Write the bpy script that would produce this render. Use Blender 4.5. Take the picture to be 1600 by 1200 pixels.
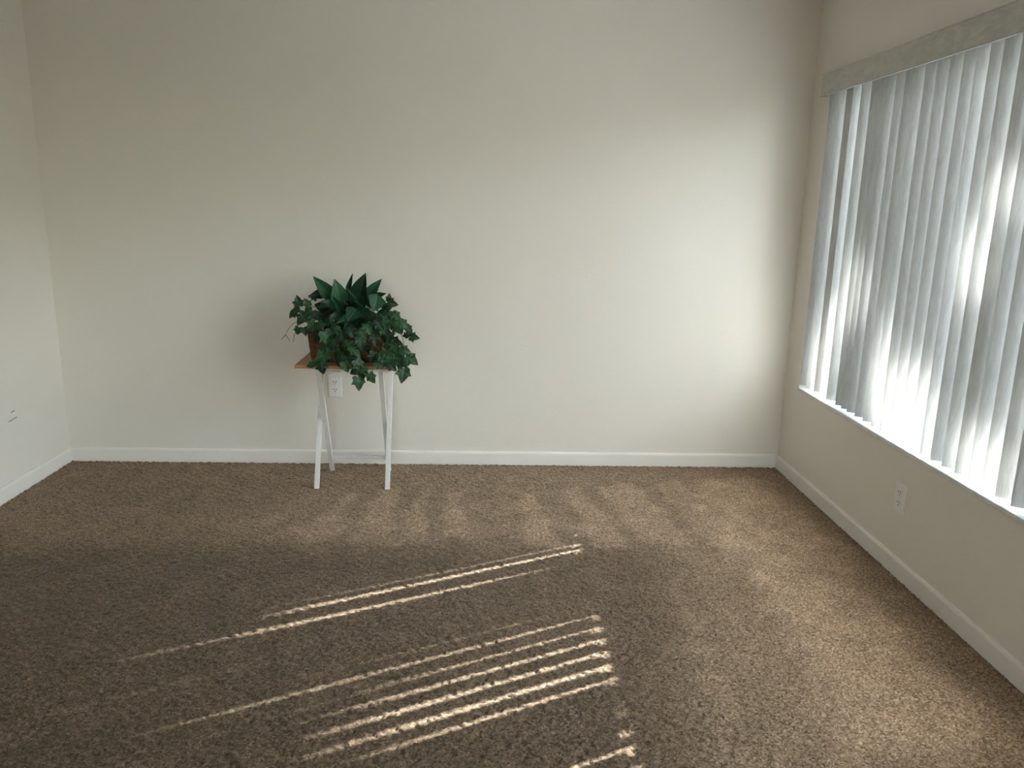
import bpy, bmesh, math, random
import numpy as np
from mathutils import Vector, Matrix

for _o in list(bpy.data.objects):
    bpy.data.objects.remove(_o, do_unlink=True)
SC = bpy.context.scene
COL = SC.collection
rnd = random.Random(11)

# ------------------------------------------------------------------ camera
CAM = Vector((2.0688, 0.0, 1.3012))
PITCH, YAW, ROLL, FPX = 0.225493, -0.037704, 0.021659, 1220.9
fwd = Vector((-math.sin(YAW)*math.cos(PITCH), math.cos(YAW)*math.cos(PITCH), -math.sin(PITCH)))
rt = Vector((math.cos(YAW), math.sin(YAW), 0)); up = rt.cross(fwd)
r2 = rt*math.cos(ROLL) + up*math.sin(ROLL); u2 = up*math.cos(ROLL) - rt*math.sin(ROLL)
cd = bpy.data.cameras.new('camera'); cam = bpy.data.objects.new('camera', cd); COL.objects.link(cam)
cd.sensor_width = 36.0; cd.lens = FPX/1600*36.0; cd.clip_start = 0.02; cd.clip_end = 300
m = Matrix((r2, u2, -fwd)).transposed().to_4x4(); m.translation = CAM
cam.matrix_world = m
SC.camera = cam

# ------------------------------------------------------------------ sky, sun, exposure
SUN_AZ, SUN_EL = math.radians(25.45), math.radians(20.3)
TO_SUN = Vector((math.cos(SUN_EL)*math.cos(SUN_AZ), math.cos(SUN_EL)*math.sin(SUN_AZ), math.sin(SUN_EL)))
world = bpy.data.worlds.new('world'); SC.world = world; world.use_nodes = True
wn = world.node_tree.nodes; wl = world.node_tree.links
wn.clear()
sky = wn.new('ShaderNodeTexSky'); sky.sky_type = 'NISHITA'; sky.sun_disc = False
sky.sun_elevation = SUN_EL; sky.sun_rotation = math.radians(90) - SUN_AZ
sky.air_density = 1.0; sky.dust_density = 0.8; sky.ozone_density = 1.0
bg = wn.new('ShaderNodeBackground'); bg.inputs['Strength'].default_value = 2.3
wo = wn.new('ShaderNodeOutputWorld')
hz = wn.new('ShaderNodeHueSaturation'); hz.inputs['Saturation'].default_value = 0.4
wl.new(sky.outputs[0], hz.inputs['Color']); wl.new(hz.outputs[0], bg.inputs[0]); wl.new(bg.outputs[0], wo.inputs[0])
sd = bpy.data.lights.new('sun', 'SUN'); sd.energy = 46.0; sd.angle = math.radians(0.53); sd.color = (1.0, 0.985, 0.96)
sun = bpy.data.objects.new('sun', sd); COL.objects.link(sun)
sun.rotation_euler = (-TO_SUN).to_track_quat('-Z', 'Y').to_euler(); sun.location = (12, 8, 8)
SC.view_settings.view_transform = 'Standard'; SC.view_settings.look = 'None'
SC.view_settings.gamma = 1.0; SC.view_settings.use_curve_mapping = False
SC.view_settings.exposure = 0.58

# ------------------------------------------------------------------ dimensions
W, D, H = 3.6, 3.8236, 2.42          # room: x 0..W, back wall y = D, ceiling H
YR = -4.5                            # rear wall behind the camera
WT = 0.19                            # window wall thickness
WY0, WY1, WZ0, WZ1 = 0.46, 3.645, 0.455, 1.875   # window opening in the right wall
SILL = 0.468

# ------------------------------------------------------------------ material helpers
def mat(name):
    M = bpy.data.materials.new(name); M.use_nodes = True
    nt = M.node_tree; nt.nodes.clear()
    out = nt.nodes.new('ShaderNodeOutputMaterial')
    p = nt.nodes.new('ShaderNodeBsdfPrincipled')
    nt.links.new(p.outputs[0], out.inputs[0])
    return M, nt, p, out
def N(nt, t, **kw):
    n = nt.nodes.new(t)
    for k, v in kw.items():
        if k.startswith('i_'): n.inputs[k[2:].replace('_', ' ')].default_value = v
        else: setattr(n, k, v)
    return n
def ramp(nt, stops):
    r = nt.nodes.new('ShaderNodeValToRGB'); e = r.color_ramp.elements
    while len(e) < len(stops): e.new(0.5)
    for el, (pos, c) in zip(e, stops): el.position = pos; el.color = (*c, 1)
    return r
def coords(nt, scale=(1, 1, 1), kind='Object', rand=False):
    tc = nt.nodes.new('ShaderNodeTexCoord'); mp = nt.nodes.new('ShaderNodeMapping')
    mp.inputs['Scale'].default_value = scale
    nt.links.new(tc.outputs[kind], mp.inputs[0])
    if rand:
        oi = nt.nodes.new('ShaderNodeObjectInfo'); mu = N(nt, 'ShaderNodeVectorMath', operation='SCALE'); mu.inputs['Scale'].default_value = 37.0
        cx = nt.nodes.new('ShaderNodeCombineXYZ')
        for k in range(3): nt.links.new(oi.outputs['Random'], cx.inputs[k])
        nt.links.new(cx.outputs[0], mu.inputs[0]); nt.links.new(mu.outputs[0], mp.inputs['Location'])
    return mp
def noisy(name, c0, c1, scale=(1, 1, 1), ns=5, detail=4, rough=0.6, bump=0.0, bscale=60, dist=0.0, spec=0.3, rand=False, bdist=0.002):
    M, nt, p, out = mat(name)
    mp = coords(nt, scale, rand=rand)
    n = N(nt, 'ShaderNodeTexNoise'); n.inputs['Scale'].default_value = ns; n.inputs['Detail'].default_value = detail; n.inputs['Distortion'].default_value = dist
    nt.links.new(mp.outputs[0], n.inputs['Vector'])
    r = ramp(nt, [(0.3, c0), (0.7, c1)]); nt.links.new(n.outputs['Fac'], r.inputs[0]); nt.links.new(r.outputs[0], p.inputs['Base Color'])
    p.inputs['Roughness'].default_value = rough; p.inputs['Specular IOR Level'].default_value = spec
    if bump:
        b = nt.nodes.new('ShaderNodeBump'); b.inputs['Strength'].default_value = bump; b.inputs['Distance'].default_value = bdist
        n2 = N(nt, 'ShaderNodeTexNoise'); n2.inputs['Scale'].default_value = bscale; n2.inputs['Detail'].default_value = 3
        nt.links.new(mp.outputs[0], n2.inputs['Vector']); nt.links.new(n2.outputs['Fac'], b.inputs['Height']); nt.links.new(b.outputs[0], p.inputs['Normal'])
    return M

M_WALL = noisy('wall_paint', (0.785, 0.730, 0.660), (0.805, 0.750, 0.680), ns=3, rough=0.55, bump=0.25, bscale=90, spec=0.25)
M_CEIL = noisy('ceiling_paint', (0.85, 0.84, 0.82), (0.88, 0.87, 0.85), ns=8, rough=0.8, bump=0.5, bscale=120)
M_TRIM = noisy('trim_paint', (0.83, 0.785, 0.725), (0.87, 0.825, 0.765), ns=6, rough=0.35, bump=0.1, bscale=40, spec=0.4)
M_SLAB = noisy('slab', (0.25, 0.24, 0.22), (0.32, 0.31, 0.29), ns=6)
M_WOODW = noisy('white_painted_wood', (0.70, 0.675, 0.64), (0.76, 0.735, 0.70), scale=(8, 8, 1), ns=8, rough=0.4, bump=0.15, bscale=60, spec=0.4)
M_OAK = noisy('oak_wood', (0.36, 0.165, 0.055), (0.48, 0.24, 0.09), scale=(1.5, 26, 26), ns=4, detail=6, rough=0.42, bump=0.1, bscale=20, dist=0.6, spec=0.4)
M_PLASTIC = noisy('outlet_plastic', (0.80, 0.78, 0.75), (0.83, 0.81, 0.78), ns=4, rough=0.35, spec=0.5)
M_SLOT = noisy('dark_slot', (0.015, 0.014, 0.013), (0.02, 0.02, 0.018), ns=4)
M_METAL = noisy('screw_metal', (0.55, 0.54, 0.52), (0.6, 0.59, 0.57), ns=9, rough=0.4)
M_SILL = noisy('marble_sill', (0.66, 0.66, 0.67), (0.80, 0.80, 0.80), ns=9, detail=8, dist=1.5, rough=0.35, spec=0.45)
M_ALU = noisy('window_aluminium', (0.72, 0.72, 0.71), (0.78, 0.78, 0.77), ns=9, rough=0.4)
M_SCUFF = noisy('scuff', (0.30, 0.28, 0.23), (0.36, 0.33, 0.27), ns=60)
M_WICKER = noisy('wicker', (0.075, 0.028, 0.010), (0.25, 0.105, 0.038), scale=(1, 1, 1), ns=70, rough=0.5, bump=0.3, bscale=200)
M_WICKD = noisy('wicker_dark', (0.035, 0.016, 0.007), (0.06, 0.026, 0.012), ns=40)
M_MOSS = noisy('moss', (0.010, 0.016, 0.008), (0.03, 0.035, 0.016), ns=60, rough=0.9, bump=0.8, bscale=120)
M_VINE = noisy('vine_stem', (0.035, 0.06, 0.025), (0.07, 0.085, 0.035), ns=30, rough=0.6)
M_TWIG = noisy('dark_twig', (0.020, 0.012, 0.008), (0.035, 0.02, 0.012), ns=30, rough=0.6)
M_GROUND = noisy('dry_lawn', (0.15, 0.14, 0.085), (0.24, 0.21, 0.14), ns=4, detail=8, rough=0.9)
M_CONC = noisy('bounce_concrete', (0.50, 0.49, 0.46), (0.60, 0.585, 0.55), ns=3, detail=8, rough=0.85)
M_BARK = noisy('bark', (0.09, 0.065, 0.045), (0.18, 0.14, 0.10), scale=(4, 4, 1), ns=5, rough=0.9)
M_TREELEAF = noisy('tree_leaf', (0.03, 0.07, 0.015), (0.07, 0.12, 0.03), ns=3, rough=0.6)

def leaf_mat(name, dark, light, vein):
    M, nt, p, out = mat(name)
    oi = nt.nodes.new('ShaderNodeObjectInfo')
    mp = coords(nt, (1, 1, 1), rand=False)
    n = N(nt, 'ShaderNodeTexNoise'); n.inputs['Scale'].default_value = 6; n.inputs['Detail'].default_value = 3
    nt.links.new(mp.outputs[0], n.inputs['Vector'])
    ad = N(nt, 'ShaderNodeMath', operation='ADD'); nt.links.new(oi.outputs['Random'], ad.inputs[0]); nt.links.new(n.outputs['Fac'], ad.inputs[1])
    hv = N(nt, 'ShaderNodeMath', operation='MULTIPLY'); hv.inputs[1].default_value = 0.5; nt.links.new(ad.outputs[0], hv.inputs[0])
    r = ramp(nt, [(0.2, dark), (0.8, light)]); nt.links.new(hv.outputs[0], r.inputs[0])
    sx = nt.nodes.new('ShaderNodeSeparateXYZ'); tc = nt.nodes.new('ShaderNodeTexCoord'); nt.links.new(tc.outputs['Object'], sx.inputs[0])
    ab = N(nt, 'ShaderNodeMath', operation='ABSOLUTE'); nt.links.new(sx.outputs['X'], ab.inputs[0])
    # side veins: oblique stripes running out from the midrib
    st = N(nt, 'ShaderNodeMath', operation='MULTIPLY_ADD'); st.inputs[1].default_value = -0.9; nt.links.new(ab.outputs[0], st.inputs[0]); nt.links.new(sx.outputs['Y'], st.inputs[2])
    fr = N(nt, 'ShaderNodeMath', operation='PINGPONG'); fr.inputs[1].default_value = 0.055; nt.links.new(st.outputs[0], fr.inputs[0])
    lt1 = N(nt, 'ShaderNodeMath', operation='LESS_THAN'); lt1.inputs[1].default_value = 0.005; nt.links.new(fr.outputs[0], lt1.inputs[0])
    lt0 = N(nt, 'ShaderNodeMath', operation='LESS_THAN'); lt0.inputs[1].default_value = 0.016; nt.links.new(ab.outputs[0], lt0.inputs[0])
    m1 = N(nt, 'ShaderNodeMath', operation='MULTIPLY'); m1.inputs[1].default_value = 0.35; nt.links.new(lt1.outputs[0], m1.inputs[0])
    mx = N(nt, 'ShaderNodeMath', operation='MAXIMUM'); nt.links.new(lt0.outputs[0], mx.inputs[0]); nt.links.new(m1.outputs[0], mx.inputs[1])
    mc = nt.nodes.new('ShaderNodeMix'); mc.data_type = 'RGBA'
    nt.links.new(mx.outputs[0], mc.inputs[0]); nt.links.new(r.outputs[0], mc.inputs[6]); mc.inputs[7].default_value = (*vein, 1)
    nt.links.new(mc.outputs[2], p.inputs['Base Color'])
    p.inputs['Roughness'].default_value = 0.45; p.inputs['Specular IOR Level'].default_value = 0.28
    return M
M_LEAF = leaf_mat('broad_leaf', (0.003, 0.022, 0.010), (0.026, 0.102, 0.044), (0.045, 0.13, 0.07))
M_IVY = leaf_mat('ivy_leaf', (0.002, 0.012, 0.006), (0.024, 0.082, 0.026), (0.065, 0.125, 0.06))

def slat_mat():
    M, nt, p, out = mat('blind_vinyl')
    mp = coords(nt, (16, 16, 2.2), rand=True)
    n = N(nt, 'ShaderNodeTexNoise'); n.inputs['Scale'].default_value = 5; n.inputs['Detail'].default_value = 5; n.inputs['Distortion'].default_value = 1.2
    nt.links.new(mp.outputs[0], n.inputs['Vector'])
    r = ramp(nt, [(0.34, (0.445, 0.442, 0.44)), (0.60, (0.525, 0.521, 0.515))]); nt.links.new(n.outputs['Fac'], r.inputs[0])
    b = nt.nodes.new('ShaderNodeBump'); b.inputs['Strength'].default_value = 0.25; b.inputs['Distance'].default_value = 0.0008
    nt.links.new(n.outputs['Fac'], b.inputs['Height']); nt.links.new(b.outputs[0], p.inputs['Normal'])
    nt.links.new(r.outputs[0], p.inputs['Base Color']); p.inputs['Roughness'].default_value = 0.5; p.inputs['Specular IOR Level'].default_value = 0.3
    t = nt.nodes.new('ShaderNodeBsdfTranslucent'); nt.links.new(r.outputs[0], t.inputs[0]); nt.links.new(b.outputs[0], t.inputs['Normal'])
    mix = nt.nodes.new('ShaderNodeMixShader'); mix.inputs[0].default_value = 0.015
    nt.links.new(p.outputs[0], mix.inputs[1]); nt.links.new(t.outputs[0], mix.inputs[2]); nt.links.new(mix.outputs[0], out.inputs[0])
    return M
M_SLAT = slat_mat()
M_VAL = noisy('valance_vinyl', (0.50, 0.475, 0.435), (0.63, 0.605, 0.565), scale=(7, 7, 16), ns=1.4, detail=6, dist=1.8, rough=0.5, bump=0.4, bscale=5)

def glass_mat():
    M, nt, p, out = mat('window_glass')
    nt.nodes.remove(p)
    t = nt.nodes.new('ShaderNodeBsdfTransparent'); t.inputs[0].default_value = (0.93, 0.96, 0.95, 1)
    g = nt.nodes.new('ShaderNodeBsdfGlossy'); g.inputs['Roughness'].default_value = 0.02
    mx = nt.nodes.new('ShaderNodeMixShader'); mx.inputs[0].default_value = 0.06
    nt.links.new(t.outputs[0], mx.inputs[1]); nt.links.new(g.outputs[0], mx.inputs[2]); nt.links.new(mx.outputs[0], out.inputs[0])
    return M
M_GLASS = glass_mat()

def carpet_mat():
    M, nt, p, out = mat('carpet_pile')
    mp = coords(nt)
    v = nt.nodes.new('ShaderNodeTexVoronoi'); v.inputs['Scale'].default_value = 215; nt.links.new(mp.outputs[0], v.inputs['Vector'])
    sc = nt.nodes.new('ShaderNodeSeparateColor'); nt.links.new(v.outputs['Color'], sc.inputs[0])
    r = ramp(nt, [(0.0, (0.12, 0.076, 0.045)), (0.4, (0.235, 0.160, 0.101)), (0.8, (0.325, 0.229, 0.152)), (1.0, (0.44, 0.325, 0.228))])
    nt.links.new(sc.outputs[0], r.inputs[0])
    n = N(nt, 'ShaderNodeTexNoise'); n.inputs['Scale'].default_value = 7; n.inputs['Detail'].default_value = 5; nt.links.new(mp.outputs[0], n.inputs['Vector'])
    mr = N(nt, 'ShaderNodeMapRange'); mr.inputs[1].default_value = 0.3; mr.inputs[2].default_value = 0.7; mr.inputs[3].default_value = 0.86; mr.inputs[4].default_value = 1.10
    nt.links.new(n.outputs['Fac'], mr.inputs[0])
    at = N(nt, 'ShaderNodeAttribute'); at.attribute_name = 'nap_light'
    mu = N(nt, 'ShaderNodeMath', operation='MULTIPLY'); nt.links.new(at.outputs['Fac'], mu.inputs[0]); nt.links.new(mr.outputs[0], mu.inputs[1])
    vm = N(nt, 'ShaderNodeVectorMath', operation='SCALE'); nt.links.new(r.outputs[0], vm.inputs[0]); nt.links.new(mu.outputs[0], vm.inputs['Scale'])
    nt.links.new(vm.outputs[0], p.inputs['Base Color'])
    p.inputs['Roughness'].default_value = 0.95; p.inputs['Specular IOR Level'].default_value = 0.05
    p.inputs['Sheen Weight'].default_value = 0.15; p.inputs['Sheen Tint'].default_value = (1.0, 0.86, 0.72, 1); p.inputs['Sheen Roughness'].default_value = 0.5
    return M
M_CARPET = carpet_mat()

# ------------------------------------------------------------------ mesh helpers
def box(bm, lo, hi, bev=0.0, mtx=None):
    res = bmesh.ops.create_cube(bm, size=1.0)
    vs = res['verts']
    for v in vs:
        v.co = Vector([lo[k] + (v.co[k] + 0.5)*(hi[k]-lo[k]) for k in range(3)])
    if bev:
        es = list({e for v in vs for e in v.link_edges})
        r = bmesh.ops.bevel(bm, geom=es, offset=bev, segments=2, affect='EDGES', profile=0.7)
        vs = list({v for f in r['faces'] for v in f.verts} | {v for v in vs if v.is_valid})
    if mtx is not None: bmesh.ops.transform(bm, matrix=mtx, verts=vs)
    return vs
def bar(bm, a, b, wx, wd, bev=0.002, side=Vector((1, 0, 0))):
    """square bar from a to b; wx across 'side', wd across the third axis"""
    a, b = Vector(a), Vector(b); z = (b-a); L = z.length; z.normalize()
    x = (side - z*side.dot(z)).normalized(); y = z.cross(x)
    M = Matrix((x, y, z)).transposed().to_4x4(); M.translation = a
    box(bm, (-wx/2, -wd/2, 0), (wx/2, wd/2, L), bev, M)
def tube(bm, pts, r, seg=6, taper=1.0):
    pts = [Vector(p) for p in pts]; rings = []
    for i, p in enumerate(pts):
        d = (pts[min(i+1, len(pts)-1)] - pts[max(i-1, 0)]).normalized()
        s = d.orthogonal().normalized(); t = d.cross(s)
        rr = r*(1 + (taper-1)*i/(len(pts)-1))
        rings.append([bm.verts.new(p + (s*math.cos(2*math.pi*k/seg) + t*math.sin(2*math.pi*k/seg))*rr) for k in range(seg)])
    for a, b in zip(rings, rings[1:]):
        # match ring starts to avoid twisting
        o = min(range(seg), key=lambda k: (a[0].co-b[k].co).length)
        for k in range(seg):
            bm.faces.new((a[k], a[(k+1) % seg], b[(k+1+o) % seg], b[(k+o) % seg]))
    bm.faces.new(rings[0][::-1]); bm.faces.new(rings[-1])
def smoothpts(pts, n=4):
    pts = [Vector(p) for p in pts]; P = [pts[0]] + pts + [pts[-1]]; o = []
    for i in range(1, len(P)-2):
        for k in range(n):
            t = k/n; a, b, c, d = P[i-1], P[i], P[i+1], P[i+2]
            o.append(0.5*((2*b) + (c-a)*t + (2*a-5*b+4*c-d)*t*t + (3*b-a-3*c+d)*t**3))
    return o + [pts[-1]]
def mesh(bm, name, M, smooth=False):
    bmesh.ops.recalc_face_normals(bm, faces=bm.faces)
    me = bpy.data.meshes.new(name); bm.to_mesh(me); bm.free()
    me.materials.append(M)
    if smooth:
        for p in me.polygons: p.use_smooth = True
    return me
def obj(name, bm, M, parent=None, smooth=False):
    o = bpy.data.objects.new(name, mesh(bm, name, M, smooth)); COL.objects.link(o)
    if parent is not None: o.parent = parent; o.matrix_parent_inverse = parent.matrix_world.inverted()
    return o
def thing(name, label, cat, loc=(0, 0, 0), group=None):
    o = bpy.data.objects.new(name, None); COL.objects.link(o); o.location = loc; o.empty_display_size = 0.05
    o.matrix_world = Matrix.Translation(loc)
    o['label'] = label; o['category'] = cat
    if group: o['group'] = group
    return o
def struct(name, bm, M, label=None, smooth=False):
    o = obj(name, bm, M, None, smooth); o['kind'] = 'structure'
    if label: o['label'] = label
    return o
def place(name, me, mtx, parent):
    o = bpy.data.objects.new(name, me); COL.objects.link(o); o.parent = parent
    o.matrix_parent_inverse = parent.matrix_world.inverted(); o.matrix_basis = mtx
    return o

# ================================================================== THE ROOM
bm = bmesh.new(); box(bm, (-0.15, YR-0.15, -0.16), (W+WT, D+0.15, -0.012)); struct('floor', bm, M_SLAB, 'concrete floor slab under the brown carpet')
bm = bmesh.new(); box(bm, (-0.15, YR-0.15, H), (W+WT, D+0.15, H+0.15)); struct('ceiling', bm, M_CEIL, 'plain white ceiling')
bm = bmesh.new(); box(bm, (-0.15, D, -0.012), (W+WT, D+0.15, H)); struct('wall_back', bm, M_WALL, 'plain warm white back wall')
bm = bmesh.new(); box(bm, (-0.15, YR, -0.012), (0, D, H)); wall_left = struct('wall_left', bm, M_WALL, 'plain warm white wall on the left')
DX0, DX1, DZ = 1.20, 2.50, 2.05     # sliding glass door added behind the camera to give fill light
bm = bmesh.new()
box(bm, (-0.15, YR-0.15, -0.012), (DX0, YR, H)); box(bm, (DX1, YR-0.15, -0.012), (W+WT, YR, H)); box(bm, (DX0, YR-0.15, DZ), (DX1, YR, H))
struct('wall_rear', bm, M_WALL, 'warm white wall with an added glass door behind the camera')
# right wall: one mesh with the window opening cut out
bm = bmesh.new()
ys = [YR, WY0, WY1, D]; zs = [-0.012, WZ0, WZ1, H]
gv = {}
for xi, x in enumerate((W, W+WT)):
    for yi, y in enumerate(ys):
        for zi, z in enumerate(zs): gv[xi, yi, zi] = bm.verts.new((x, y, z))
for xi in (0, 1):
    for yi in range(3):
        for zi in range(3):
            if (yi, zi) != (1, 1):
                bm.faces.new((gv[xi, yi, zi], gv[xi, yi+1, zi], gv[xi, yi+1, zi+1], gv[xi, yi, zi+1]))
def quad4(a, b): bm.faces.new((gv[0, *a], gv[0, *b], gv[1, *b], gv[1, *a]))
for k in range(3):
    quad4((k, 0), (k+1, 0)); quad4((k, 3), (k+1, 3)); quad4((0, k), (0, k+1)); quad4((3, k), (3, k+1))
quad4((1, 1), (2, 1)); quad4((1, 2), (2, 2)); quad4((1, 1), (1, 2)); quad4((2, 1), (2, 2))
struct('wall_right', bm, M_WALL, 'warm white wall with the wide window on the right')

# two small scratches and a dent on the left wall
for (y0, z0, y1, z1, w) in ((3.358, 0.331, 3.420, 0.336, 0.0042), (3.385, 0.366, 3.407, 0.369, 0.005)):
    bm = bmesh.new(); bar(bm, (0.0004, y0, z0), (0.0004, y1, z1), w, 0.0012, 0.0, side=Vector((0, 0, 1)))
    obj('scratch', bm, M_SCUFF, wall_left)

# baseboards with a rounded top edge
BH, BT = 0.069, 0.012
prof = [(0, 0), (BT, 0), (BT, BH-0.011), (BT-0.0012, BH-0.006), (BT-0.004, BH-0.002), (BT-0.008, BH), (0, BH)]
def baseboard(name, a, b, nrm, label):
    bm = bmesh.new(); a, b, nrm = Vector(a), Vector(b), Vector(nrm); A = []; B = []
    d = (b-a).normalized()
    for (u, z) in prof:
        A.append(bm.verts.new(a + nrm*u + d*0 + Vector((0, 0, z)))); B.append(bm.verts.new(b + nrm*u + Vector((0, 0, z))))
    for k in range(len(prof)):
        j = (k+1) % len(prof); bm.faces.new((A[k], A[j], B[j], B[k]))
    bm.faces.new(A[::-1]); bm.faces.new(B)
    struct(name, bm, M_TRIM, label)
baseboard('baseboard_back', (0, D, 0), (W, D, 0), (0, -1, 0), 'white baseboard along the back wall')
baseboard('baseboard_left', (0, YR, 0), (0, D-BT, 0), (1, 0, 0), 'white baseboard along the left wall')
baseboard('baseboard_right', (W, YR, 0), (W, D-BT, 0), (-1, 0, 0), 'white baseboard below the window')
baseboard('baseboard_rear', (BT, YR, 0), (DX0, YR, 0), (0, 1, 0), 'white baseboard left of the added glass door')
bm = bmesh.new()
for x in (DX0, (DX0+DX1)/2-0.03, DX1-0.06): box(bm, (x, YR-0.12, 0), (x+0.06, YR-0.06, DZ), 0.003)
box(bm, (DX0+0.06, YR-0.12, DZ-0.06), (DX1-0.06, YR-0.06, DZ), 0.003); box(bm, (DX0+0.06, YR-0.12, -0.012), (DX1-0.06, YR-0.06, 0.03), 0.003)
door = struct('fill_door_1', bm, M_ALU, 'unseen sliding glass door added for fill light')
for x in (DX0+0.06, (DX0+DX1)/2+0.03):
    bm = bmesh.new(); box(bm, (x, YR-0.092, 0.03), (x+(DX1-DX0)/2-0.09, YR-0.087, DZ-0.06)); obj('glass_pane', bm, M_GLASS, door)
bm = bmesh.new(); box(bm, ((DX0+DX1)/2-0.02, YR-0.06, 0.95), ((DX0+DX1)/2+0.02, YR-0.03, 1.15), 0.006); obj('handle', bm, M_METAL, door)

# ------------------------------------------------------------------ window
XF = W + 0.135
bm = bmesh.new()
fz0, fz1, fy0, fy1 = WZ0, WZ1, WY0, WY1
box(bm, (XF, fy0, fz0), (XF+0.045, fy1, fz0+0.045), 0.003); box(bm, (XF, fy0, fz1-0.04), (XF+0.045, fy1, fz1), 0.003)
box(bm, (XF, fy0, fz0+0.045), (XF+0.045, fy0+0.04, fz1-0.04), 0.003); box(bm, (XF, fy1-0.04, fz0+0.045), (XF+0.045, fy1, fz1-0.04), 0.003)
win = struct('window_1', bm, M_ALU, 'wide aluminium window behind the vertical blind')
ym = (fy0+fy1)/2
bm = bmesh.new(); box(bm, (XF+0.004, ym-0.022, fz0+0.045), (XF+0.041, ym+0.022, fz1-0.04), 0.002); obj('mullion', bm, M_ALU, win)
for a, b in ((fy0+0.04, ym-0.022), (ym+0.022, fy1-0.04)):
    bm = bmesh.new(); box(bm, (XF+0.020, a, fz0+0.045), (XF+0.025, b, fz1-0.04)); obj('glass_pane', bm, M_GLASS, win)
bm = bmesh.new(); box(bm, (W-0.007, WY0+0.001, SILL-0.018), (XF, WY1-0.001, SILL), 0.004)
s_ = obj('window_sill', bm, M_SILL, win, smooth=False); s_['label'] = 'pale marble window sill'

# ------------------------------------------------------------------ carpet
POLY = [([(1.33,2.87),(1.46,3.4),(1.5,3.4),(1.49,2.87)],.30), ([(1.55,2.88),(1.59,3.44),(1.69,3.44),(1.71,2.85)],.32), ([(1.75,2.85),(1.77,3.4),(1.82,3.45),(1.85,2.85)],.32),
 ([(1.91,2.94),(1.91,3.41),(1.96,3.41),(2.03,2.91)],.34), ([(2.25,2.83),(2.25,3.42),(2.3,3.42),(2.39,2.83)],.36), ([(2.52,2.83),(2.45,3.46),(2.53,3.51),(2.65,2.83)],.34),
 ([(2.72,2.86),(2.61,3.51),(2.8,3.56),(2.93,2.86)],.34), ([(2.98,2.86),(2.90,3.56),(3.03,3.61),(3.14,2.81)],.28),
 ([(3.03,2.87),(3.13,3.61),(3.42,3.62),(3.53,2.81),(3.43,2.59),(3.42,1.64),(2.98,1.64),(3.07,2.4)],.60,.08), ([(2.74,2.59),(2.79,2.59),(2.76,1.84),(2.69,1.84)],.14),  # broad first shape paints window light onto the pile
 ([(-.5,2.84),(2.45,2.86),(2.75,2.84),(2.78,2.45),(2.62,1.9),(2.62,-5),(-.5,-5)],-.46,.17), ([(-.5,2.9),(1.1,2.9),(1.2,3.5),(0.6,3.9),(-.5,3.9)],-.14,.10)]  # broad first shape: pile change, deepened to paint light falloff at front left
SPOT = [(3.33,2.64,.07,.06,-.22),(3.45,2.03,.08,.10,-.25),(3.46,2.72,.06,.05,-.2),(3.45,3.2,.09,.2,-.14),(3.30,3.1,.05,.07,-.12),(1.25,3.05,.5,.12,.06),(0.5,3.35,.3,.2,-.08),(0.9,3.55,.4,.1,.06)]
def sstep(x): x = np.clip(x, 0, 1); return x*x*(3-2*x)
def nap_light_field(X, Y):  # vacuum marks plus painted window light and falloff
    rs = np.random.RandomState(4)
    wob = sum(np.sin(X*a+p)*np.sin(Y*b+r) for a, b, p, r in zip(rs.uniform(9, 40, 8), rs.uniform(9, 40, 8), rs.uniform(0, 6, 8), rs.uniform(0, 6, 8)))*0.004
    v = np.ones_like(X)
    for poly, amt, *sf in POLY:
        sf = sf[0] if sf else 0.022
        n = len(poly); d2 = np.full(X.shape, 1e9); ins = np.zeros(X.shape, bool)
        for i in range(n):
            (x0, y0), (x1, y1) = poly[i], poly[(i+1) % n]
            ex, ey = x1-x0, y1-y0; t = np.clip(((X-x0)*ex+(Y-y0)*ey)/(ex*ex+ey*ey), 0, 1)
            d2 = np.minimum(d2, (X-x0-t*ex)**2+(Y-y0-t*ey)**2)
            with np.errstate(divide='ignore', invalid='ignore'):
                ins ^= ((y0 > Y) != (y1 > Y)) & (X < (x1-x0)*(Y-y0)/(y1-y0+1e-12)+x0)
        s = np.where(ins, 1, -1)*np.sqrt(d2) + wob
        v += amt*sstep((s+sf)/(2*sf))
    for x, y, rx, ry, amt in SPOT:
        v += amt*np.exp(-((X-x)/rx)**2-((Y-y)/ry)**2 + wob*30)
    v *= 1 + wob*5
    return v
def carpet_grid(x0, x1, y0, y1, step, seed):
    rs = np.random.RandomState(seed)
    nx = int(round((x1-x0)/step))+1; ny = int(round((y1-y0)/step))+1
    X, Y = np.meshgrid(np.linspace(x0, x1, nx), np.linspace(y0, y1, ny))
    Z = rs.uniform(-1, 1, X.shape)
    Zb = Z.copy(); Zb[1:-1, 1:-1] = 0.62*Z[1:-1, 1:-1] + 0.095*(Z[:-2, 1:-1]+Z[2:, 1:-1]+Z[1:-1, :-2]+Z[1:-1, 2:])
    lum = sum(np.sin(X*a+p)*np.sin(Y*b+r) for a, b, p, r in zip(rs.uniform(60, 190, 6), rs.uniform(60, 190, 6), rs.uniform(0, 6, 6), rs.uniform(0, 6, 6)))
    Z = -0.002 + 0.0040*Zb + 0.0005*lum
    j = step*0.33; X2 = X.copy(); Y2 = Y.copy()
    X2[1:-1, 1:-1] += rs.uniform(-j, j, (ny-2, nx-2)); Y2[1:-1, 1:-1] += rs.uniform(-j, j, (ny-2, nx-2))
    co = np.stack([X2, Y2, Z], -1).reshape(-1, 3)
    idx = np.arange(nx*ny).reshape(ny, nx)
    f = np.stack([idx[:-1, :-1], idx[:-1, 1:], idx[1:, 1:], idx[1:, :-1]], -1).reshape(-1, 4)
    return co, f, nap_light_field(X, Y).reshape(-1)
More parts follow.
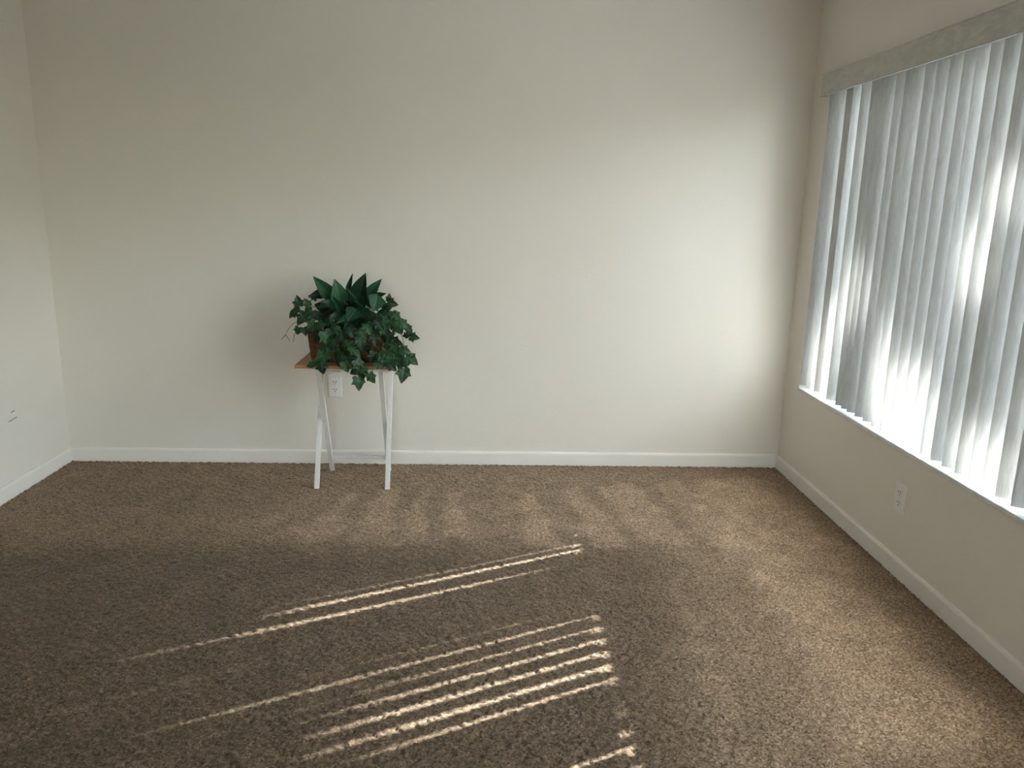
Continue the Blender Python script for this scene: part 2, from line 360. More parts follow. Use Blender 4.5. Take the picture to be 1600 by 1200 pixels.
def np_mesh(name, co, faces, M, smooth=True):
    me = bpy.data.meshes.new(name); nf, k = faces.shape
    me.vertices.add(len(co)); me.vertices.foreach_set('co', np.ascontiguousarray(co, np.float32).ravel())
    me.loops.add(nf*k); me.loops.foreach_set('vertex_index', np.ascontiguousarray(faces, np.int32).ravel())
    me.polygons.add(nf); me.polygons.foreach_set('loop_start', np.arange(0, nf*k, k, dtype=np.int32))
    me.polygons.foreach_set('use_smooth', np.full(nf, smooth))
    me.materials.append(M); me.update(calc_edges=True); me.validate()
    return me
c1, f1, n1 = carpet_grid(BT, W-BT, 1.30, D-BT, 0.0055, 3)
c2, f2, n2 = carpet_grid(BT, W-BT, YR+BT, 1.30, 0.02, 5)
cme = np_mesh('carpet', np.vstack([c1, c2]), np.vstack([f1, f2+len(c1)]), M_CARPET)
at = cme.attributes.new('nap_light', 'FLOAT', 'POINT'); at.data.foreach_set('value', np.concatenate([n1, n2]).astype(np.float32))
carpet = bpy.data.objects.new('carpet', cme); COL.objects.link(carpet)
carpet['label'] = 'brown cut pile wall to wall carpet with vacuum marks and painted light falloff'; carpet['category'] = 'carpet'; carpet['kind'] = 'stuff'

# ------------------------------------------------------------------ vertical blind
NS, PITCHB, P0, SW = 45, 0.0704, 3.6085, 0.089
XP = W + 0.040
blind = thing('vertical_blind', 'wide vertical blind of pale translucent slats in the right window', 'blind', (XP, (WY0+WY1)/2, SILL))
SH_Y = {0: .014, 1: .010, 2: .004, 4: -.002, 5: -.028, 6: -.014}
DELTA = {2: -.011, 3: .013, 4: -.0045, 5: -.005, 10: .0045, 11: .001, 12: .004, 13: .006, 14: .006, 15: .009, 16: .001, 17: -.002, 18: -.005, 19: .004, 20: .004, 21: -.005, 23: .004, 24: .003}
sz0, sz1 = 0.480, 1.862
bm = bmesh.new(); nc, nr = 8, 10; gr = []
for r_ in range(nr+1):
    row = []
    for c_ in range(nc+1):
        u = c_/nc*2-1
        row.append(bm.verts.new((SW/2*u, 0.0095*(u*u-0.5), sz0 + (sz1-sz0)*r_/nr)))
    gr.append(row)
for r_ in range(nr):
    for c_ in range(nc): bm.faces.new((gr[r_][c_], gr[r_][c_+1], gr[r_+1][c_+1], gr[r_+1][c_]))
slat_me = mesh(bm, 'slat', M_SLAT, True)
bm = bmesh.new(); box(bm, (-0.006, -0.004, sz1-0.004), (0.006, 0.004, sz1+0.012), 0.001); hook_me = mesh(bm, 'carrier_hook', M_ALU)
for i in range(NS):
    dl = DELTA.get(i, -0.0012)
    a = SUN_AZ + math.acos(min(0.99, (0.0318-dl)/0.0445)) + math.radians(rnd.uniform(-0.7, 0.7))
    y = P0 - PITCHB*i + SH_Y.get(i, 0)
    # local +x (outer edge) points along (sin a, -cos a)
    M4 = Matrix.Translation((XP, y, 0)) @ Matrix.Rotation(math.atan2(-math.cos(a), math.sin(a)), 4, 'Z') @ Matrix.Rotation(math.radians(rnd.uniform(-.12, .12)), 4, 'Y')
    s = place('slat', slat_me, M4, blind)
    h = bpy.data.objects.new('carrier_hook', hook_me); COL.objects.link(h); h.parent = s
bm = bmesh.new(); box(bm, (XP-0.02, WY0+0.004, 1.845+0.018), (XP+0.02, WY1-0.004, WZ1), 0.001)
hr = obj('headrail', bm, M_ALU, blind)
# valance: thin face board with folded top and bottom lips, overlapping the wall past the opening
vy1, vy0 = 3.682, 0.42
bm = bmesh.new()
VZ0, VZ1, VX = 1.806, 1.899, W-0.0265
box(bm, (VX, vy0, VZ0), (VX+0.004, vy1, VZ1), 0.001)
box(bm, (VX+0.004, vy0, VZ1-0.003), (W-0.0005, vy1, VZ1), 0.0)
box(bm, (VX+0.004, vy1-0.004, VZ0), (W-0.0005, vy1, VZ1-0.003), 0.0)
box(bm, (VX+0.004, vy0, VZ0), (W-0.0005, vy0+0.004, VZ1-0.003), 0.0)
val = obj('valance', bm, M_VAL, blind); val['label'] = 'marbled grey valance board above the slats'
bm = bmesh.new(); box(bm, (VX-0.0022, vy0, VZ0-0.001), (VX+0.010, vy1, VZ0+0.004), 0.001); obj('valance_lip', bm, M_SLAT, val)
bm = bmesh.new(); box(bm, (VX-0.0018, vy0, VZ1-0.004), (VX+0.004, vy1, VZ1+0.001), 0.0008); obj('valance_lip', bm, M_VAL, val)

# ------------------------------------------------------------------ wall outlets
def outlet(mtx, label):
    t = thing('wall_outlet', label, 'outlet', mtx.translation, 'white duplex wall outlets')
    def part(name, bm, M, par, smooth=False):
        bmesh.ops.transform(bm, matrix=mtx, verts=bm.verts); return obj(name, bm, M, par, smooth)
    # local: x right, y out of the wall, z up
    bm = bmesh.new(); vs = box(bm, (-0.035, 0, -0.057), (0.035, 0.0055, 0.057), 0.0)
    for v in bm.verts:
        if v.co.y > 0.003: v.co.x *= 0.93; v.co.z *= 0.955
    bmesh.ops.bevel(bm, geom=list(bm.edges), offset=0.001, segments=2, affect='EDGES')
    part('plate', bm, M_PLASTIC, t)
    for s in (1, -1):
        bm = bmesh.new(); ring = []
        for k in range(24):
            an = 2*math.pi*k/24; x = 0.0172*math.cos(an); z = max(-0.0135, min(0.0135, 0.0172*math.sin(an)))
            ring.append((x, z))
        A = [bm.verts.new((x, 0.004, z+s*0.0195)) for x, z in ring]; B = [bm.verts.new((x, 0.0072, z+s*0.0195)) for x, z in ring]
        for k in range(24): bm.faces.new((A[k], A[(k+1) % 24], B[(k+1) % 24], B[k]))
        bm.faces.new(B); r = part('receptacle', bm, M_PLASTIC, t)
        for sx, hh in ((-0.0064, 0.0045), (0.0064, 0.0038)):
            bm = bmesh.new(); box(bm, (sx-0.0016, 0.006, s*0.0195+0.0035-hh), (sx+0.0016, 0.0075, s*0.0195+0.0035+hh)); part('slot', bm, M_SLOT, r)
        bm = bmesh.new(); tube(bm, [(0, 0.006, s*0.0195-0.0075), (0, 0.0075, s*0.0195-0.0075)], 0.0027, 10); part('slot', bm, M_SLOT, r)
    bm = bmesh.new(); tube(bm, [(0, 0.005, 0), (0, 0.0066, 0)], 0.003, 12); part('screw', bm, M_METAL, t)
outlet(Matrix.Translation((1.330, D, 0.402)) @ Matrix.Rotation(math.pi, 4, 'Z'), 'white duplex outlet on the back wall behind the tray table')
outlet(Matrix.Translation((W, 2.643, 0.287)) @ Matrix.Rotation(math.pi/2, 4, 'Z'), 'white duplex outlet below the window sill on the right wall')

# ------------------------------------------------------------------ folding tray table
TT, TB = 0.592, 0.576
tx0, tx1, ty0, ty1 = 1.234, 1.676, 3.405, 3.745
tab = thing('tray_table', 'small folding tray table with oak top and white crossed legs', 'table', ((tx0+tx1)/2, (ty0+ty1)/2, 0))
bm = bmesh.new(); box(bm, (tx0, ty0, TB), (tx1, ty1, TT), 0.006); tp = obj('table_top', bm, M_OAK, tab); tp['label'] = 'oak brown wooden table top'
for x in (1.303, 1.629):        # outer pair: foot in front, top at the back
    bm = bmesh.new(); bar(bm, (x, 3.452, -0.003), (x-0.004, 3.700, TB-0.012), 0.021, 0.017, 0.0015); obj('leg', bm, M_WOODW, tab)
for x in (1.3265, 1.6055):      # inner pair: foot at the back, top in front
    bm = bmesh.new(); bar(bm, (x, 3.712, -0.003), (x, 3.462, TB-0.012), 0.021, 0.017, 0.0015); obj('leg', bm, M_WOODW, tab)
bm = bmesh.new(); bar(bm, (1.336, 3.690, 0.074), (1.596, 3.690, 0.074), 0.022, 0.014, 0.0015, side=Vector((0, 0, 1))); obj('stretcher', bm, M_WOODW, tab)
bm = bmesh.new(); box(bm, (1.270, 3.450, TB-0.018), (1.640, 3.478, TB), 0.002); obj('top_rail', bm, M_WOODW, tab)
bm = bmesh.new(); box(bm, (1.270, 3.686, TB-0.018), (1.640, 3.714, TB), 0.002); obj('top_rail', bm, M_WOODW, tab)
bm = bmesh.new(); box(bm, (1.375, 3.440, TB-0.026), (1.425, 3.482, TB-0.017), 0.002); obj('latch_block', bm, M_WOODW, tab)
for x in (1.3145, 1.6172):
    bm = bmesh.new(); tube(bm, [(x-0.013, 3.5815, 0.287), (x+0.013, 3.5815, 0.287)], 0.004, 10); obj('pivot_bolt', bm, M_METAL, tab)

# ------------------------------------------------------------------ basket of artificial greenery
plant = thing('greenery_basket', 'woven brown basket of dark green ivy and broad leaves on the tray table', 'plant', (1.452, 3.57, TT))
bx0, bx1, by0, by1, bz0, bz1 = 1.298, 1.606, 3.478, 3.668, TT, 0.738
fl = 0.014
def bpt(u, v, w, off=0.0):
    """u,v in 0..1 across the footprint, w in 0..1 up; the sides flare outwards"""
    f_ = fl*w + off
    return Vector((bx0-f_ + (bx1-bx0+2*f_)*u, by0-f_ + (by1-by0+2*f_)*v, bz0 + (bz1-bz0)*w))
bm = bmesh.new()
lo_ = [bm.verts.new(bpt(u, v, 0)) for u, v in ((0, 0), (1, 0), (1, 1), (0, 1))]; hi_ = [bm.verts.new(bpt(u, v, 1)) for u, v in ((0, 0), (1, 0), (1, 1), (0, 1))]
for k in range(4): bm.faces.new((lo_[k], lo_[(k+1) % 4], hi_[(k+1) % 4], hi_[k]))
bm.faces.new(lo_[::-1]); bm.faces.new(hi_)
basket = obj('basket', bm, M_WICKD, plant); basket['label'] = 'brown basket with herringbone weave'
bm = bmesh.new()
def face_pt(side, s, w):
    return {0: lambda: bpt(s, 0, w), 1: lambda: bpt(1, s, w), 2: lambda: bpt(1-s, 1, w), 3: lambda: bpt(0, 1-s, w)}[side]()
fn = [Vector((0, -1, 0.1)), Vector((1, 0, 0.1)), Vector((0, 1, 0.1)), Vector((-1, 0, 0.1))]
for side in range(4):
    L = (bx1-bx0) if side % 2 == 0 else (by1-by0); ncol = 12 if side % 2 == 0 else 8
    for c_ in range(ncol):
        for r_ in range(-1, 13):
            w0 = r_/12; dw = 0.15 if c_ % 2 == 0 else -0.15
            wa, wb = w0+0.05-dw/2, w0+0.05+dw/2
            if min(wa, wb) < 0.0 or max(wa, wb) > 0.97: continue
            a = face_pt(side, (c_+0.02)/ncol, wa) + fn[side]*0.0015; b = face_pt(side, (c_+0.98)/ncol, wb) + fn[side]*0.0015
            bar(bm, a, b, 0.0030, 0.0066, 0.0, side=fn[side])
wv = obj('weave', bm, M_WICKER, basket); wv['kind'] = 'stuff'
bm = bmesh.new(); tube(bm, [bpt(u, v, 1.0, 0.001) for u, v in ((0, 0), (1, 0), (1, 1), (0, 1), (0, 0.02))], 0.005, 8); obj('rim', bm, M_WICKER, basket, True)
bm = bmesh.new(); bmesh.ops.create_icosphere(bm, subdivisions=3, radius=1.0)
for v in bm.verts:
    k = 1 + 0.12*math.sin(v.co.x*9)*math.sin(v.co.y*11+1)*math.sin(v.co.z*8)
    v.co = Vector((1.452 + v.co.x*0.140*k, 3.573 + v.co.y*0.082*k, 0.745 + max(v.co.z, -0.25)*0.095*k))
obj('moss', bm, M_MOSS, plant, True)
BIG=[
((1.306, 3.52, 0.974),(1.4, 3.53, 0.858),0.060),
((1.411, 3.5, 0.961),(1.419, 3.53, 0.841),0.077),
((1.478, 3.54, 0.987),(1.45, 3.56, 0.896),0.023),
((1.535, 3.52, 0.99),(1.499, 3.55, 0.863),0.072),
((1.6, 3.54, 0.964),(1.538, 3.56, 0.868),0.051),
((1.459, 3.48, 0.93),(1.532, 3.52, 0.833),0.040),
((1.58, 3.44, 0.83),(1.594, 3.49, 0.9),0.077),
((1.469, 3.43, 0.79),(1.504, 3.48, 0.837),0.069),
((1.609, 3.42, 0.737),(1.489, 3.48, 0.783),0.046),
((1.67, 3.46, 0.806),(1.583, 3.52, 0.813),0.040),
((1.287, 3.5, 0.885),(1.359, 3.54, 0.896),0.043),
((1.628, 3.52, 0.903),(1.571, 3.55, 0.864),0.040),
((1.404, 3.44, 0.897),(1.432, 3.5, 0.805),0.037),
((1.377, 3.43, 0.791),(1.444, 3.5, 0.811),0.040),
((1.42, 3.42, 0.779),(1.477, 3.47, 0.798),0.037),
((1.334, 3.47, 0.841),(1.388, 3.53, 0.846),0.049),
((1.36, 3.46, 0.871),(1.41, 3.53, 0.829),0.051),
((1.626, 3.46, 0.853),(1.558, 3.54, 0.854),0.051),
((1.514, 3.45, 0.79),(1.532, 3.52, 0.838),0.051),
((1.66, 3.45, 0.764),(1.574, 3.52, 0.781),0.043),
((1.344, 3.45, 0.759),(1.402, 3.52, 0.787),0.049),
((1.271, 3.48, 0.782),(1.341, 3.54, 0.798),0.049),
((1.545, 3.42, 0.738),(1.506, 3.5, 0.789),0.051),
((1.447, 3.42, 0.731),(1.471, 3.5, 0.782),0.051),
((1.617, 3.58, 0.861),(1.523, 3.58, 0.845),0.057),
((1.366, 3.58, 0.93),(1.421, 3.58, 0.829),0.057),
((1.493, 3.6, 0.93),(1.476, 3.6, 0.827),0.057),
((1.287, 3.6, 0.839),(1.377, 3.58, 0.813),0.057),
]
IVY=[
((1.518, 3.385, 0.524),(0.16,-0.99),0.064),
((1.574, 3.385, 0.545),(0.50,-0.87),0.053),
((1.711, 3.4, 0.561),(-0.08,-1.00),0.069),
((1.758, 3.42, 0.722),(1.00,-0.08),0.045),
((1.727, 3.45, 0.725),(0.71,0.71),0.039),
((1.745, 3.4, 0.625),(0.86,-0.51),0.067),
((1.72, 3.4, 0.665),(0.95,-0.32),0.050),
((1.711, 3.45, 0.776),(0.86,-0.51),0.051),
((1.731, 3.47, 0.751),(0.71,-0.71),0.043),
((1.655, 3.48, 0.863),(0.96,-0.26),0.051),
((1.644, 3.5, 0.883),(0.20,0.98),0.034),
((1.241, 3.5, 0.859),(-0.18,0.98),0.049),
((1.281, 3.5, 0.854),(-0.45,0.89),0.040),
((1.214, 3.5, 0.807),(-0.78,-0.62),0.043),
((1.227, 3.52, 0.822),(-0.98,-0.22),0.040),
((1.262, 3.47, 0.792),(-0.51,-0.86),0.062),
((1.241, 3.48, 0.735),(-0.29,-0.96),0.040),
((1.271, 3.47, 0.735),(0.29,-0.96),0.040),
((1.294, 3.46, 0.819),(-0.85,-0.53),0.051),
((1.338, 3.43, 0.719),(-0.32,-0.95),0.062),
((1.377, 3.42, 0.716),(0.38,-0.92),0.073),
((1.4, 3.41, 0.695),(0.62,-0.78),0.061),
((1.384, 3.4, 0.66),(0.24,-0.97),0.072),
((1.364, 3.4, 0.636),(-0.91,-0.41),0.067),
((1.334, 3.39, 0.604),(-0.89,-0.45),0.055),
((1.361, 3.38, 0.589),(0.16,-0.99),0.055),
((1.311, 3.395, 0.596),(-0.93,-0.37),0.036),
((1.407, 3.4, 0.68),(-0.80,-0.60),0.056),
((1.474, 3.4, 0.681),(-0.24,-0.97),0.061),
((1.499, 3.4, 0.661),(0.71,-0.71),0.061),
((1.486, 3.39, 0.629),(0.32,-0.95),0.055),
((1.438, 3.39, 0.619),(-0.41,-0.91),0.061),
((1.463, 3.385, 0.595),(0.34,-0.94),0.050),
((1.528, 3.4, 0.699),(0.24,-0.97),0.061),
((1.535, 3.41, 0.734),(0.71,-0.71),0.056),
((1.58, 3.4, 0.64),(-0.29,-0.96),0.050),
((1.519, 3.385, 0.602),(0.45,-0.89),0.061),
((1.533, 3.38, 0.568),(-0.16,-0.99),0.066),
((1.509, 3.38, 0.577),(-0.83,-0.55),0.050),
((1.606, 3.385, 0.603),(0.87,-0.49),0.044),
((1.626, 3.39, 0.631),(0.51,-0.86),0.055),
((1.65, 3.4, 0.652),(0.80,-0.60),0.067),
((1.662, 3.42, 0.683),(0.91,-0.41),0.073),
((1.647, 3.43, 0.716),(0.71,-0.71),0.067),
((1.677, 3.44, 0.694),(0.98,-0.20),0.056),
((1.691, 3.41, 0.651),(0.71,-0.71),0.067),
((1.672, 3.4, 0.624),(0.32,-0.95),0.067),
((1.703, 3.4, 0.613),(0.83,-0.55),0.061),
((1.665, 3.385, 0.595),(0.75,-0.66),0.047),
((1.648, 3.39, 0.614),(-0.55,-0.83),0.050),
((1.627, 3.44, 0.751),(0.71,-0.71),0.062),
((1.66, 3.45, 0.778),(0.98,-0.20),0.068),
((1.688, 3.45, 0.759),(0.51,-0.86),0.062),
((1.641, 3.47, 0.812),(0.93,0.37),0.057),
((1.675, 3.47, 0.807),(0.80,-0.60),0.051),
((1.629, 3.43, 0.787),(0.32,-0.95),0.050),
((1.606, 3.43, 0.772),(0.62,-0.78),0.056),
((1.587, 3.42, 0.711),(0.24,-0.97),0.056),
((1.411, 3.42, 0.751),(-0.55,-0.83),0.056),
((1.447, 3.42, 0.723),(0.24,-0.97),0.061),
((1.484, 3.42, 0.743),(0.51,-0.86),0.056),
((1.346, 3.44, 0.766),(-0.71,-0.71),0.051),
((1.308, 3.46, 0.763),(-0.71,-0.71),0.057),
((1.559, 3.42, 0.761),(0.41,-0.91),0.056),
((1.391, 3.43, 0.783),(-0.55,-0.83),0.045),
((1.305, 3.52, 0.878),(-0.89,0.45),0.040),
((1.629, 3.5, 0.837),(0.98,0.22),0.046),
((1.424, 3.41, 0.647),(0.24,-0.97),0.045),
((1.455, 3.41, 0.653),(-0.71,-0.71),0.050),
((1.555, 3.42, 0.667),(0.16,-0.99),0.039),
]
VINES=[
[(1.448, 3.5, 0.782), (1.514, 3.43, 0.679), (1.526, 3.395, 0.6), (1.522, 3.382, 0.55)] ,
[(1.534, 3.5, 0.783), (1.584, 3.43, 0.622), (1.579, 3.395, 0.572)] ,
[(1.592, 3.5, 0.813), (1.69, 3.43, 0.753), (1.721, 3.395, 0.674), (1.713, 3.382, 0.591)] ,
[(1.62, 3.5, 0.785), (1.707, 3.48, 0.754), (1.736, 3.47, 0.719)] ,
[(1.619, 3.5, 0.77), (1.678, 3.43, 0.71), (1.743, 3.395, 0.643)] ,
[(1.391, 3.5, 0.781), (1.38, 3.43, 0.706), (1.365, 3.395, 0.626), (1.352, 3.382, 0.594)] ,
[(1.448, 3.5, 0.753), (1.43, 3.43, 0.678), (1.456, 3.395, 0.599)] ,
[(1.349, 3.5, 0.78), (1.283, 3.48, 0.811), (1.236, 3.47, 0.84)] ,
[(1.335, 3.5, 0.794), (1.256, 3.48, 0.825), (1.215, 3.47, 0.805)] ,
[(1.337, 3.5, 0.838), (1.285, 3.48, 0.845), (1.248, 3.47, 0.857)] ,
[(1.592, 3.5, 0.842), (1.637, 3.48, 0.857), (1.667, 3.47, 0.861)] ,
[(1.505, 3.5, 0.768), (1.557, 3.43, 0.723), (1.606, 3.395, 0.687), (1.609, 3.382, 0.598)] ,
]
WIRES=[
[(1.249, 3.5, 0.773), (1.218, 3.5, 0.764), (1.191, 3.5, 0.734), (1.178, 3.5, 0.711)] ,
[(1.178, 3.5, 0.711), (1.166, 3.5, 0.696), (1.157, 3.5, 0.687)] ,
[(1.178, 3.5, 0.711), (1.189, 3.5, 0.697), (1.197, 3.5, 0.679)] ,
[(1.241, 3.5, 0.773), (1.231, 3.5, 0.744), (1.218, 3.5, 0.709), (1.211, 3.5, 0.674)] ,
]
def broad_leaf_mesh(curl, fold):
    bm = bmesh.new(); n, mcol = 9, 4; rows = []
    for i in range(n+1):
        t = i/n; hw = 0.5*(min(1, t/0.34)**0.62 if t < 0.34 else max(0, 1-((t-0.34)/0.66)**1.5)) if i not in (0, n) else 0.004
        row = []
        for k in range(-mcol, mcol+1):
            u = k/mcol
            z = fold*abs(u)*hw - curl*(t-0.3)**2*0.5 + 0.035*math.sin(t*13+u)*abs(u)*(1-t)
            row.append(bm.verts.new((u*hw, t, z)))
        rows.append(row)
    for a, b in zip(rows, rows[1:]):
        for k in range(2*mcol): bm.faces.new((a[k], a[k+1], b[k+1], b[k]))
    tube(bm, [(0, -0.30, -0.03), (0, -0.1, -0.012), (0, 0.15, -0.012)], 0.012, 5)
    return mesh(bm, 'leaf', M_LEAF, True)
LEAFM = [broad_leaf_mesh(0.5, 0.5), broad_leaf_mesh(0.9, 0.35), broad_leaf_mesh(0.25, 0.8)]
def ivy_mesh(droop, cup):
    half = [(0.0, -0.30), (0.06, -0.38), (0.16, -0.46), (0.29, -0.45), (0.42, -0.36), (0.40, -0.26), (0.40, -0.15), (0.47, -0.03), (0.55, 0.11), (0.44, 0.12), (0.33, 0.16), (0.28, 0.25), (0.21, 0.38), (0.11, 0.51), (0.0, 0.64)]
    zoff = [0, .0, -.03, -.04, -.06, -.01, .03, -.02, -.09, -.01, .04, .02, 0, -.03, -.10]
    bm = bmesh.new()
    mid = [(0, -0.30), (0, -0.16), (0, 0.0), (0, 0.2), (0, 0.4), (0, 0.62)]
    for s in (1, -1):
        c = bm.verts.new((0, -0.10, 0.02)); o = []
        for (x, y), z in zip(half, zoff): o.append(bm.verts.new((s*x, y, z + cup*abs(x) - droop*max(0, y)**2)))
        inner = []
        for (x, y), z in zip(half, zoff): inner.append(bm.verts.new((s*x*0.5, -0.10+(y+0.10)*0.5, 0.02 + 0.5*z + 0.5*cup*abs(x) - droop*0.3*max(0, y)**2)))
        for k in range(len(half)-1):
            bm.faces.new((o[k], o[k+1], inner[k+1], inner[k])); bm.faces.new((inner[k], inner[k+1], c))
    bmesh.ops.remove_doubles(bm, verts=bm.verts, dist=0.0005)
    tube(bm, [(0, -0.62, -0.10), (0, -0.45, -0.03), (0, -0.2, 0.0)], 0.014, 5)
    return mesh(bm, 'ivy_leaf', M_IVY, True)
IVYM = [ivy_mesh(0.3, 0.12), ivy_mesh(0.7, -0.15), ivy_mesh(0.1, 0.3)]
def frame(ydir, nrm):
    y = ydir.normalized(); x = y.cross(nrm).normalized(); z = x.cross(y); return Matrix((x, y, z)).transposed()
for i, (tip, base, w) in enumerate(BIG):
    tip, base = Vector(tip), Vector(base); d = tip-base; L = d.length
    nrm = Vector((0.25+rnd.uniform(-.35, .35), -0.8, 0.45+rnd.uniform(-.3, .3)))
    R3 = frame(d, nrm).to_4x4()
    M4 = Matrix.Translation(base) @ R3 @ Matrix.Diagonal((w*1.12, L, L*0.7, 1))
    place('leaf', LEAFM[i % 3] if w > 0.03 else LEAFM[2], M4, plant)
for i, (c, d, s) in enumerate(IVY):
    dv = Vector((d[0], rnd.uniform(-.35, .1), d[1]))
    nrm = Vector((rnd.uniform(-.5, .6), -0.85, rnd.uniform(-.1, .7)))
    R3 = frame(dv, nrm).to_4x4(); k = s*1.02
    place('ivy_leaf', IVYM[i % 3], Matrix.Translation(Vector(c)) @ R3 @ Matrix.Diagonal((k*rnd.uniform(.85, 1.05), k, k, 1)), plant)
# leaves on the far side and deep inside the arrangement
for i in range(42):
    an = rnd.uniform(0, math.pi) if i < 26 else rnd.uniform(math.pi, 2*math.pi); el = rnd.uniform(0.0, 1.2); rr = 0.85 if i < 26 else 0.7
    dv = Vector((math.cos(an)*math.cos(el), math.sin(an)*math.cos(el), math.sin(el)))
    c = Vector((1.452 + dv.x*0.165*rr, 3.573 + dv.y*0.115*rr, 0.750 + dv.z*0.150*rr))
    td = (dv + Vector((rnd.uniform(-.6, .6), rnd.uniform(-.6, .6), rnd.uniform(-.9, .2)))).normalized()
    k = rnd.uniform(0.055, 0.075)
    place('ivy_leaf', IVYM[i % 3], Matrix.Translation(c) @ frame(td, dv + Vector((0.1, 0.07, 0.3))).to_4x4() @ Matrix.Diagonal((k, k, k, 1)), plant)
for v in VINES:
    bm = bmesh.new(); tube(bm, smoothpts(v), 0.0017, 6, 0.7); obj('vine', bm, M_VINE, plant, True)
for v in WIRES:
    bm = bmesh.new(); tube(bm, smoothpts(v), 0.0016, 6, 0.6); obj('twig', bm, M_TWIG, plant, True)

# ================================================================== OUTSIDE
bm = bmesh.new(); box(bm, (-40, -50, -0.45), (70, 60, -0.30)); struct('ground', bm, M_GROUND, 'lawn outside the window')
bm = bmesh.new(); box(bm, (W+WT, YR-0.15, 2.30), (W+WT+0.45, D+0.6, 2.42)); struct('added_eave', bm, M_TRIM, 'unseen roof overhang added above the window to cut sky light')  # unseen overhang, added to cut sky light on the blind
# broad tree whose crown shades the window, with gaps that let patches of sun through
DT = 9.0
tc_ = Vector((XP, 2.15, 1.18)) + TO_SUN*DT
tree = thing('shade_tree', 'leafy shade tree on the lawn outside the window', 'tree', (tc_.x, tc_.y, -0.30))
bm = bmesh.new()
trk = [(tc_.x+0.15, tc_.y-0.1, -0.32), (tc_.x+0.05, tc_.y, 0.6), (tc_.x, tc_.y+0.08, 1.5), (tc_.x+0.05, tc_.y, 2.4)]
tube(bm, smoothpts(trk), 0.20, 12, 0.7); obj('trunk', bm, M_BARK, tree, True)
HOLES = [(3.60, .62, .06, .16), (3.57, 1.27, .01, .03), (3.16, .98, .06, .12), (3.31, .74, .015, .13), (3.385, .68, .04, .20), (2.885, .72, .01, .22), (2.78, .60, .08, .10), (2.64, .58, .12, .16),
         (2.22, .55, .12, .07), (2.40, 1.17, .04, .09), (2.30, 1.38, .02, .05), (1.85, .75, .16, .18), (1.50, 1.1, .20, .32), (1.9, 1.55, .06, .05), (1.10, .95, .22, .38), (0.75, 1.15, .16, .38), (0.55, .75, .12, .2)]
def in_gap(p, mg):
    q_ = (p.x-XP)/TO_SUN.x; y = p.y-q_*TO_SUN.y; z = p.z-q_*TO_SUN.z
    return any(((y-a)/(c+mg))**2 + ((z-b)/(d+mg))**2 < 1 for a, b, c, d in HOLES)
nb = 0
for k in range(400):
    if nb >= 8: break
    an = k*2.4; e_ = Vector((tc_.x + math.cos(an)*rnd.uniform(.4, 1.3), tc_.y + math.sin(an)*rnd.uniform(.8, 2.1), rnd.uniform(3.2, 5.2)))
    s0 = Vector((tc_.x+0.03, tc_.y+0.03, 1.9+0.06*nb))
    pts = smoothpts([s0, s0.lerp(e_, 0.45)+Vector((0, 0, .12)), e_])
    if any(in_gap(p, .10) for p in pts): continue
    bm = bmesh.new(); tube(bm, pts, 0.075, 8, 0.25); obj('branch', bm, M_BARK, tree, True); nb += 1
rs = np.random.RandomState(21); NL = 34000
u = rs.normal(size=(NL, 3)); u /= np.linalg.norm(u, axis=1)[:, None]; rad = rs.uniform(0.0, 1, NL)**(1/3)
P = np.array(tc_) + u*rad[:, None]*np.array([1.5, 2.6, 1.75])
S = np.array(TO_SUN); t = (P[:, 0]-XP)/S[0]; py = P[:, 1]-t*S[1]; pz = P[:, 2]-t*S[2]
keep = np.ones(NL, bool)
for y, z, ry, rz in HOLES: keep &= ((py-y)/(ry+.07))**2 + ((pz-z)/(rz+.07))**2 > 1
P = P[keep]; n = len(P)
a = rs.normal(size=(n, 3)); a /= np.linalg.norm(a, axis=1)[:, None]; b = np.cross(a, rs.normal(size=(n, 3))); b /= np.linalg.norm(b, axis=1)[:, None]
ln = rs.uniform(.055, .085, n)[:, None]; wd = ln*0.55
V = np.stack([P-a*ln, P+b*wd, P+a*ln, P-b*wd], 1).reshape(-1, 3)
fme = np_mesh('foliage', V, np.arange(4*n).reshape(-1, 4), M_TREELEAF, False)
fo = bpy.data.objects.new('foliage', fme); COL.objects.link(fo); fo.parent = tree; fo.matrix_parent_inverse = tree.matrix_world.inverted(); fo['kind'] = 'stuff'

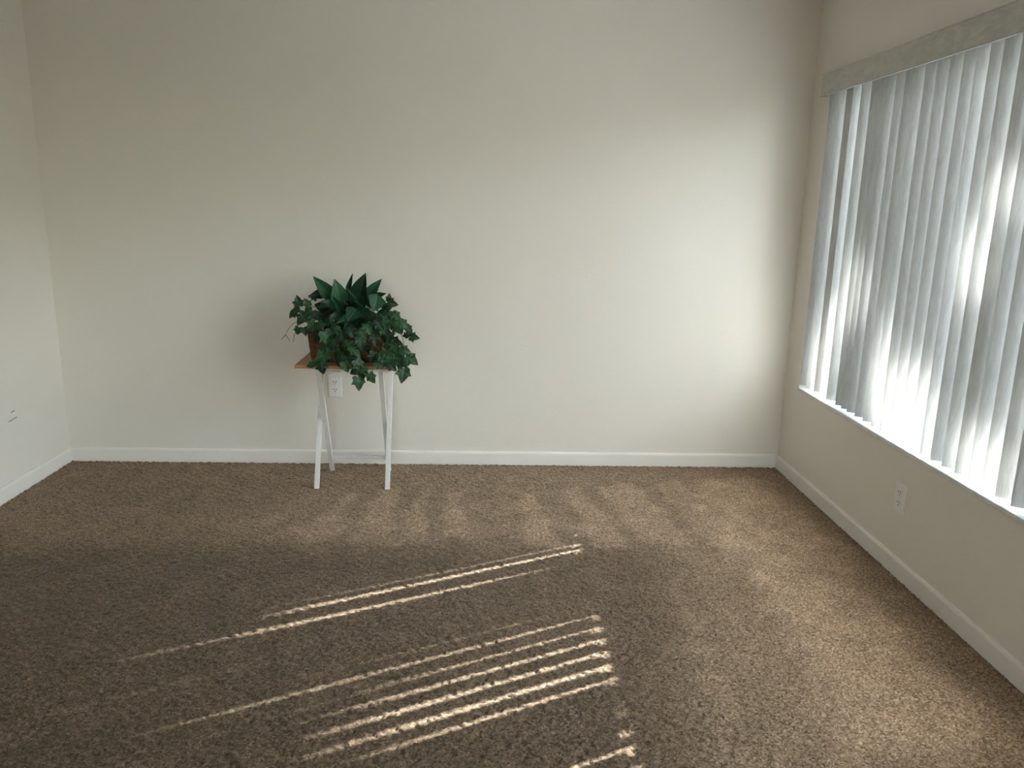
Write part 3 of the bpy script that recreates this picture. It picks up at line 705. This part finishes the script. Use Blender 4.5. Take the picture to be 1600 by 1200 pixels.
# hedgerow added to cut low outside light, pale slab added to bounce sun
hx0, hx1, hy0, hy1, hh = 9.3, 10.4, -1.5, 15.0, 2.62
light_block_hedge = thing('light_block_hedge', 'unseen dark green hedgerow added outside to cut window light', 'light_block_hedge', ((hx0+hx1)/2, (hy0+hy1)/2, -0.30))
bm = bmesh.new(); box(bm, (hx0+0.08, hy0+0.08, -0.30), (hx1-0.08, hy1-0.08, hh-0.10), 0.06); obj('branch_core', bm, M_BARK, light_block_hedge)
NH = 26000; rs = np.random.RandomState(8)
P = np.stack([rs.uniform(hx0, hx1, NH), rs.uniform(hy0, hy1, NH), rs.uniform(-0.28, hh, NH)], 1)
f_ = rs.uniform(0, 1, NH)      # most leaves sit in the outer skin
P[f_ < .55, 0] = hx0 + np.abs(rs.normal(0, .05, (f_ < .55).sum())); P[(f_ > .55) & (f_ < .75), 2] = hh - np.abs(rs.normal(0, .05, ((f_ > .55) & (f_ < .75)).sum()))
a = rs.normal(size=(NH, 3)); a /= np.linalg.norm(a, axis=1)[:, None]; b = np.cross(a, rs.normal(size=(NH, 3))); b /= np.linalg.norm(b, axis=1)[:, None]
ln = rs.uniform(.05, .09, NH)[:, None]; wd = ln*0.6
V = np.stack([P-a*ln, P+b*wd, P+a*ln, P-b*wd], 1).reshape(-1, 3); V[:, 2] = np.maximum(V[:, 2], -0.30)
hme = np_mesh('foliage', V, np.arange(4*NH).reshape(-1, 4), M_TREELEAF, False)
ho = bpy.data.objects.new('foliage', hme); COL.objects.link(ho); ho.parent = light_block_hedge; ho.matrix_parent_inverse = light_block_hedge.matrix_world.inverted(); ho['kind'] = 'stuff'
bm = bmesh.new(); box(bm, (W+WT+0.6, -16, -0.31), (9.0, -2.6, -0.27), 0.01); struct('bounce_driveway', bm, M_CONC, 'unseen pale concrete slab added outside to bounce sun')  # added sunlit surface that throws light in at the window
bm = bmesh.new(); box(bm, (W+WT+0.02, -2.55, -0.31), (7.2, 9.0, -0.26), 0.01); struct('bounce_patio', bm, M_CONC, 'unseen pale concrete slab added below the window to bounce light')  # added pale surface that lifts light to ceiling and upper walls
